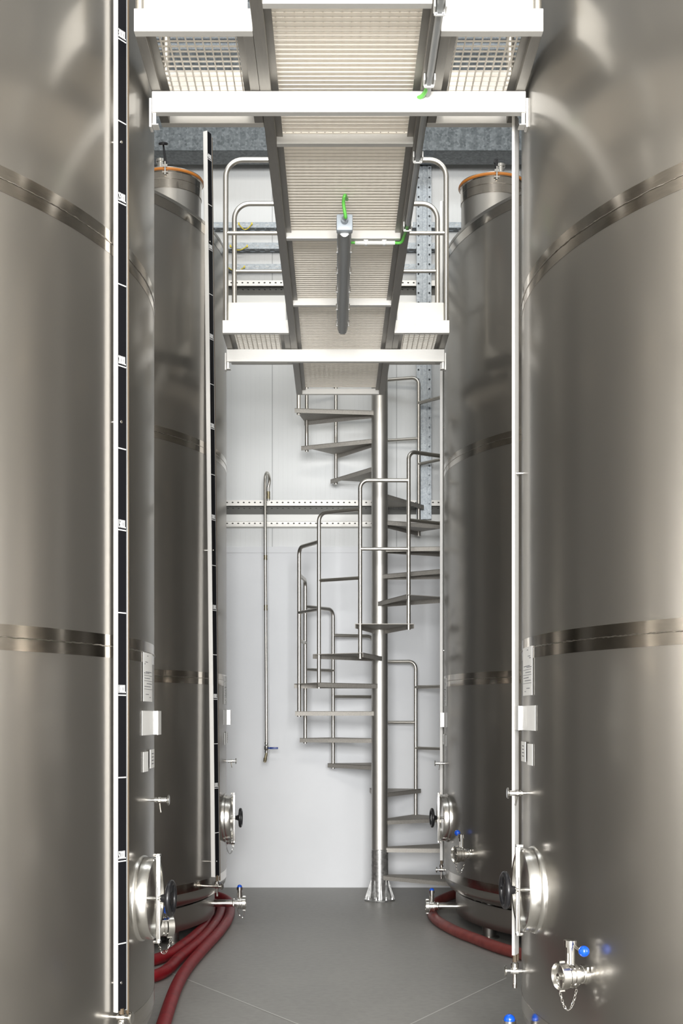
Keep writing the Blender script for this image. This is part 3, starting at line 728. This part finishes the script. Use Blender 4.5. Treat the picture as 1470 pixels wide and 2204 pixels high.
cross_beam(8.09, -.700, .706, 'bright steel cross beam under the far pair of platforms, above the spiral stair')

def platform(ya, yb, xa, xb, post_side, label, rail_to):
    """side platform between catwalk and tank; post_side = the x of the outer corner"""
    t = thing('side_platform', label, 'platform', ((xa + xb) / 2, (ya + yb) / 2, ZB), 'grating platforms beside the catwalk'); off = Matrix.Translation((-(xa + xb) / 2, -(ya + yb) / 2, -ZB))
    b = MB(); b.box((xa, ya, ZB + .001), (xb, ya + .036, ZT)); put(b.build('front_fascia', M['frame'], t, 0, .002), off)
    b = MB(); b.box((xa, yb - .036, ZB + .001), (xb, yb, ZT)); put(b.build('rear_beam', M['frame'], t, 0, .002), off)
    for x0, x1 in ((xa, xa + .036), (xb - .036, xb)):
        b = MB(); b.box((x0, ya + .036, ZB + .001), (x1, yb - .036, ZT)); put(b.build('side_beam', M['shaded_frame'], t, 0, .002), off)
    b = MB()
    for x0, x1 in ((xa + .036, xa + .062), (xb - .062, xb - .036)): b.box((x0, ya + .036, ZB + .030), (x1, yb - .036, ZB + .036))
    put(b.build('grating_ledge', M['shaded_frame'], t, 0), off)
    b = MB(); n = max(6, round((xb - xa - .08) / .031)); m = round((yb - ya - .08) / .036)
    for i in range(n + 1):
        x = xa + .04 + (xb - xa - .08) * i / n; b.box((x - .001, ya + .036, ZB + .046), (x + .001, yb - .036, ZB + .066))
    for i in range(m + 1):
        y = ya + .04 + (yb - ya - .08) * i / m; b.box((xa + .036, y - .0012, ZB + .060), (xb - .036, y + .0012, ZB + .066))
    put(b.build('grating', M['grate'], t, 0), off)
    s = 1 if post_side < (xa + xb) / 2 else -1
    if s < 0:
        b = MB(); xs = xa + (xb - xa) * .38; b.box((xs - .0012, ya - .0006, ZB + .002), (xs + .0012, ya + .004, ZT)); put(b.build('weld_seam', M['weld'], t, 0), off)
    xo = post_side + s * .019; xi = xb - .02 if s > 0 else xa + .02
    for y, nm in ((ya + .020, 'front'), (yb - .020, 'rear')):
        pts = arc_corner((xo, y, ZT), (xo, y, ZT + 1.0), (rail_to, y, ZT + 1.0), .105)
        b = MB(); b.tube(pts, .0168, 12); b.tube([(xo, y, ZT + .545), (rail_to, y, ZT + .545)], .0125, 10)
        put(b.build('guard_rail', M['tube'], t), off)
        b = MB(); yy = y + (.02 if nm == 'front' else -.024); b.box((min(xo + s * .004, xi), yy, ZT + .012), (max(xo + s * .004, xi), yy + .004, ZT + .122)); put(b.build('toe_board', M['frame'], t, 0, .001), off)
PL = [(4.34, 5.05, -.696, XL - .001, -.696, 'near left grating platform, between the catwalk and the nearest left tank', XL - .01),
      (4.34, 5.05, XR + .001, .721, .721, 'near right grating platform, between the catwalk and the nearest right tank', XR + .01),
      (7.756, 8.46, -.696, XL - .001, -.696, 'far left grating platform with a railing, by the back left tank', XL - .01),
      (7.756, 8.46, XR + .001, .708, .708, 'far right grating platform with a railing, by the back right tank', XR + .01)]
for a in PL: platform(*a)

# lamp hung under the catwalk
za = ZB - .068; xa = .045
t = thing('tube_lamp', 'unlit tubular lamp hung lengthwise under the catwalk grating', 'lamp', (xa, 5.95, za)); off = Matrix.Translation((-xa, -5.95, -za))
b = MB(); ya, yb = 5.93, 7.45
prof = [(math.cos(q), math.sin(q)) for q in [PI * k / 10 for k in range(11)]]
b.prism([(-.030, .03), (-.030, .0), (-.022, -.024), (-.012, -.032), (.012, -.032), (.022, -.024), (.030, 0), (.030, .03)], 0, yb - ya, Matrix.Translation((xa, ya, za)) @ Matrix.Rotation(-PI / 2, 4, 'X') @ Matrix.Scale(-1, 4, (0, 1, 0)))
put(b.build('diffuser', M['conduit'], t, 60), off)
b = MB(); b.box((xa - .034, ya, za + .03), (xa + .034, yb, za + .05)); put(b.build('housing', M['grey_plastic'], t, 0, .003), off)
b = MB(); b.box((xa - .038, ya - .05, za - .022), (xa + .038, ya, za + .054)); b.lathe([(.018, 0), (.016, .03), (.011, .032), (.011, .05)], 14, Matrix.Translation((xa, ya - .05, za + .02)) @ Matrix.Rotation(PI / 2, 4, 'X'))
put(b.build('end_cap', M['grey_plastic'], t, 40, .006), off)
b = MB(); b.lathe([(0, 0), (.019, 0), (.02, .006), (0, .012)], 20, Matrix.Translation((xa, ya - .001, za - .018)) @ Matrix.Rotation(PI / 2, 4, 'X')); put(b.build('end_plug', M['white_plastic'], t), off)
for y in (6.236, 7.246):
    b = MB(); b.box((xa - .03, y - .01, za + .048), (xa + .03, y + .01, ZB - .0006)); put(b.build('hanger', M['chrome'], t, 0, .001), off)
for i in range(6):
    y = ya + .02 + (yb - ya - .06) * i / 5
    for s in (-1, 1):
        b = MB(); b.box((xa + s * .034 - .006, y, za + .008), (xa + s * .034 + .006, y + .016, za + .04)); put(b.build('clip', M['chrome'], t, 0, .001), off)
b = MB(); b.tube(spline([(xa, ya - .10, za + .02), (xa + .004, ya - .15, za + .0), (xa - .006, ya - .18, za + .05), (xa + .0, ya - .20, za + .078), (xa + .01, ya - .10, za + .10)], 8), .008, 8)
put(b.build('power_cable', M['green'], t, 60, label='green power cable loop'), off)

# conduit under the right stringer
zc = ZB - .014; xc = .349
t = thing('cable_conduit', 'grey cable conduit clipped under the right edge of the catwalk', 'conduit', (xc, 5, zc)); off = Matrix.Translation((-xc, -5, -zc))
b = MB(); b.tube([(xc, 3.0, zc), (xc, 6.0, zc)], .0125, 14); put(b.build('conduit_pipe', M['conduit'], t), off)
for ypx in (22, 178, 342, 490):
    Y = (zc - CH) * F / (VY - ypx); b = MB()
    for s in (-1, 1): b.box((xc + s * .019 - .003, Y - .045, zc - .012), (xc + s * .019 + .003, Y, zc + .013)); b.box((xc + s * .013 - .006, Y - .006, zc - .019), (xc + s * .013 + .006, Y + .002, zc - .009))
    b.box((xc - .016, Y - .006, zc - .02), (xc + .016, Y + .002, zc - .014)); put(b.build('clip', M['white_plastic'], t, 0, .0015), off)
b = MB(); Y = 4.68; b.tube(spline([(xc, Y, zc - .002), (xc - .02, Y + .06, zc - .012), (xc - .05, Y + .09, zc - .004), (xc - .06, Y + .12, zc + .03)], 6), .008, 8)
put(b.build('green_loop', M['green'], t, 60, label='short green cable loop'), off)
# white sleeve with green cable on the crossbar
Yw = 6.235; zw = ZB - .016
t = thing('cable_sleeve', 'white plastic sleeve carrying a green cable beside the hanging lamp', 'cable', (.2, Yw, zw)); off = Matrix.Translation((-.2, -Yw, -zw))
xa_, xb_ = (764 - VX) * Yw / F, (850 - VX) * Yw / F
b = MB(); b.tube([(xa_, Yw, zw), (xb_, Yw, zw)], .010, 14); put(b.build('sleeve', M['white_plastic'], t), off)
b = MB(); b.tube(spline([(.082, Yw + .004, zw + .002), (.09, Yw, zw + .001), (xa_ + .01, Yw, zw)], 6), .0065, 8); b.tube(spline([(xb_ - .01, Yw, zw), (xb_ + .03, Yw, zw + .002), (.342, Yw - .06, zw + .014), (xc, Yw - .22, zc)], 6), .0075, 8); put(b.build('cable', M['green'], t, 60, label='green cable'), off)
for px in (787.5, 827):
    x = (px - VX) * Yw / F; b = MB(); b.box((x - .008, Yw - .013, zw - .013), (x + .008, Yw + .013, zw + .012)); b.box((x - .012, Yw - .014, zw + .006), (x + .012, Yw + .006, zw + .0125)); put(b.build('saddle_clip', M['white_plastic'], t, 0, .003), off)

# ------------------------------------------------------------------ spiral stair
CX, CY = (817 - VX) * 10.23 / F, 10.23
t = thing('spiral_staircase', 'steel spiral stair winding round a thick column at the end of the aisle', 'stairs', (CX, CY, 0))
def ang(i): return math.radians(52.5 + 32.5 * i)       # 0 = towards the lens, growing to the right... seen from above
def sp(phi, r, z): return Vector((r * math.sin(phi), -r * math.cos(phi), z))
def zt_(i): return .222 * i - .012
b = MB(); b.lathe([(.0665, .18), (.0665, 4.9), (0, 4.9)], 48, None, False); b.build('column', M['column'], t)
b = MB(); b.lathe([(.0705, .165), (.0705, .415), (.0668, .418)], 48, None, False); b.build('sleeve', M['galv_base'], t)
b = MB(); b.lathe([(0, 0), (.124, 0), (.126, .004), (.126, .012), (.122, .015), (0, .015)], 48); b.lathe([(.07, .015), (.07, .17)], 40, None, False)
for k in range(8):
    q = Matrix.Rotation(2 * PI * k / 8 + .1, 4, 'Z'); b.prism([(.066, .015), (.118, .015), (.118, .03), (.072, .17), (.066, .17)], -.004, .004, q @ Matrix.Rotation(PI / 2, 4, 'X'))
b.build('base_flange', M['galv_base'], t, 30)
for k in range(8):
    q = 2 * PI * (k + .5) / 8 + .1; b = MB(); b.lathe([(.012, 0), (.012, .009), (.006, .009), (.006, .024), (0, .026)], 6, Matrix.Translation((.105 * math.cos(q), .105 * math.sin(q), .015))); b.build('anchor_bolt', M['galv_base'], t)
for i in range(1, 19):
    a0, a1 = ang(i - 1) - math.radians(2.6), ang(i) + math.radians(2.6); z = zt_(i)
    r0, r1 = .066, .70
    pts = [sp(a0, r1, 0), sp(a1, r1, 0)]
    q = [sp(a0 - .5, r0, 0), sp(a0, r1, 0), sp(a1, r1, 0), sp(a1 + .5, r0, 0)]
    tr = sub('tread', t, Matrix.Translation((0, 0, z)))
    b = MB(); b.prism([(v.x, v.y) for v in q], -.005, 0); b.build('step_plate', M['tread'], tr, 0)
    b = MB()
    for (v0, v1) in ((q[0], q[1]), (q[2], q[3])):
        d = (v1 - v0).normalized(); nn = Vector((-d.y, d.x, 0)) * .0045
        h = .036
        b.add([v0 + Vector((0, 0, -h)), v1 + Vector((0, 0, -h)), v1 + Vector((0, 0, -.0005)), v0 + Vector((0, 0, -.0005)), v0 + nn + Vector((0, 0, -h)), v1 + nn + Vector((0, 0, -h)), v1 + nn + Vector((0, 0, -.0005)), v0 + nn + Vector((0, 0, -.0005))],
              [(0, 1, 2, 3), (4, 7, 6, 5), (0, 4, 5, 1), (1, 5, 6, 2), (2, 6, 7, 3), (3, 7, 4, 0)])
    b.build('folded_edge', M['tread'], tr, 0)
RP = .663
for i in range(1, 19):
    z = zt_(i); p = sp(ang(i), RP, 0); p2 = sp(ang(i + 1), RP, 0); h = 1.32
    pts = arc_corner(p + Vector((0, 0, z - .045)), p + Vector((0, 0, z + h)), p2 + Vector((0, 0, z + h)), .062)
    b = MB(); b.tube(pts if i < 18 else pts[:2] + [p + Vector((0, 0, z + .95))], .0158, 12); b.build('baluster', M['tube'], t)
    if i < 18:
        b = MB(); b.tube([p + Vector((0, 0, z + .795)), p2 + Vector((0, 0, z + .795))], .0135, 12); b.build('mid_rail', M['tube'], t)

# ------------------------------------------------------------------ hoses
HR = .035
def hose(pix, label, mat, extra0=(), extra1=(), grp='red hoses on the floor', r=HR):
    pts = [Vector(p) for p in extra0] + [FL(x, y, r) for x, y in pix] + [Vector(p) for p in extra1]
    b = MB(); b.tube(spline(pts, 12), r, 18); o = b.build('hose', mat, None, 70); tag(o, label, 'hose', grp); return o
hose([(352, 2204), (378, 2128), (404, 2082), (440, 2040), (470, 2008), (490, 1980), (496, 1956), (490, 1938)], 'bright red hose curving out towards the foreground from under the back left tank', M['hose_red'],
     [(-.73, 5.2, HR), (-.79, 5.6, HR)], [(-1.0, 10.3, HR), (-1.3, 10.6, HR)])
hose([(340, 2098), (388, 2060), (427, 2029), (455, 1999), (473, 1970), (472, 1950)], 'middle red hose hugging the base of the back left tank', M['hose_red'], [(-1.5, 6.7, HR), (-1.25, 6.87, HR)], [(-1.07, 10.06, HR), (-1.33, 10.37, HR)])
hose([(345, 2062), (395, 2033), (428, 2006), (445, 1983), (452, 1965), (452, 1952)], 'innermost red hose, deep in shadow under the back left tank', M['hose_red'], [(-1.6, 7.0, HR), (-1.35, 7.2, HR)], [(-1.10, 9.92, HR), (-1.35, 10.24, HR)])
hose([(965, 1929), (936, 1945), (929, 1963), (942, 1982), (981, 2004), (1024, 2021), (1066, 2037), (1110, 2050)], 'faded red hose curled round the base of the back right tank', M['hose_old'],
     [(1.5, 10.72, HR), (1.1, 10.45, HR)], [(1.4, 7.35, HR), (2.0, 7.1, HR)], r=.037)

# ------------------------------------------------------------------ light: daylight through the goods door, plus two added fills
def area(name, loc, rot, sx, sy, power, col):
    l = bpy.data.lights.new(name, 'AREA'); l.shape = 'RECTANGLE'; l.size = sx; l.size_y = sy; l.energy = power; l.color = col
    o = bpy.data.objects.new(name, l); COL.objects.link(o); o.location = loc; o.rotation_euler = rot; return o
area('goods_door_daylight', (0, YF + .05, 2.7), (math.radians(91), 0, 0), 4.0, 3.0, 2450, (1, .995, .98))
area('tank_reflection_fill', (0, YF + .05, 7.4), (math.radians(80), 0, 0), 7.0, 1.5, 800, (1, .95, .86))  # added light for reflections on the upper tanks, no known window
area('upper_wall_fill', (0, 6.5, ZC - .1), (0, 0, 0), 7.0, 1.6, 170, (.94, .98, 1))  # added fill to brighten ceiling and upper wall, no known rooflight
w = bpy.data.worlds.new('sky'); SC.world = w; w.use_nodes = True
bg = w.node_tree.nodes['Background']; bg.inputs['Color'].default_value = (.75, .85, 1, 1); bg.inputs['Strength'].default_value = .6

# ------------------------------------------------------------------ camera
cd = bpy.data.cameras.new('camera'); cam = bpy.data.objects.new('camera', cd); COL.objects.link(cam)
cam.location = (0, 0, CH); cam.rotation_euler = (PI / 2, 0, 0)
cd.sensor_fit = 'AUTO'; cd.sensor_width = 36; cd.lens = F / 2204 * 36
cd.shift_x = (735 - VX) / 2204; cd.shift_y = (VY - 1102) / 2204; cd.clip_start = .05
SC.camera = cam
SC.view_settings.view_transform = 'Standard'; SC.view_settings.look = 'None'; SC.view_settings.gamma = 1; SC.view_settings.exposure = 0
SC.cycles.max_bounces = 12; SC.cycles.glossy_bounces = 8; SC.cycles.diffuse_bounces = 5
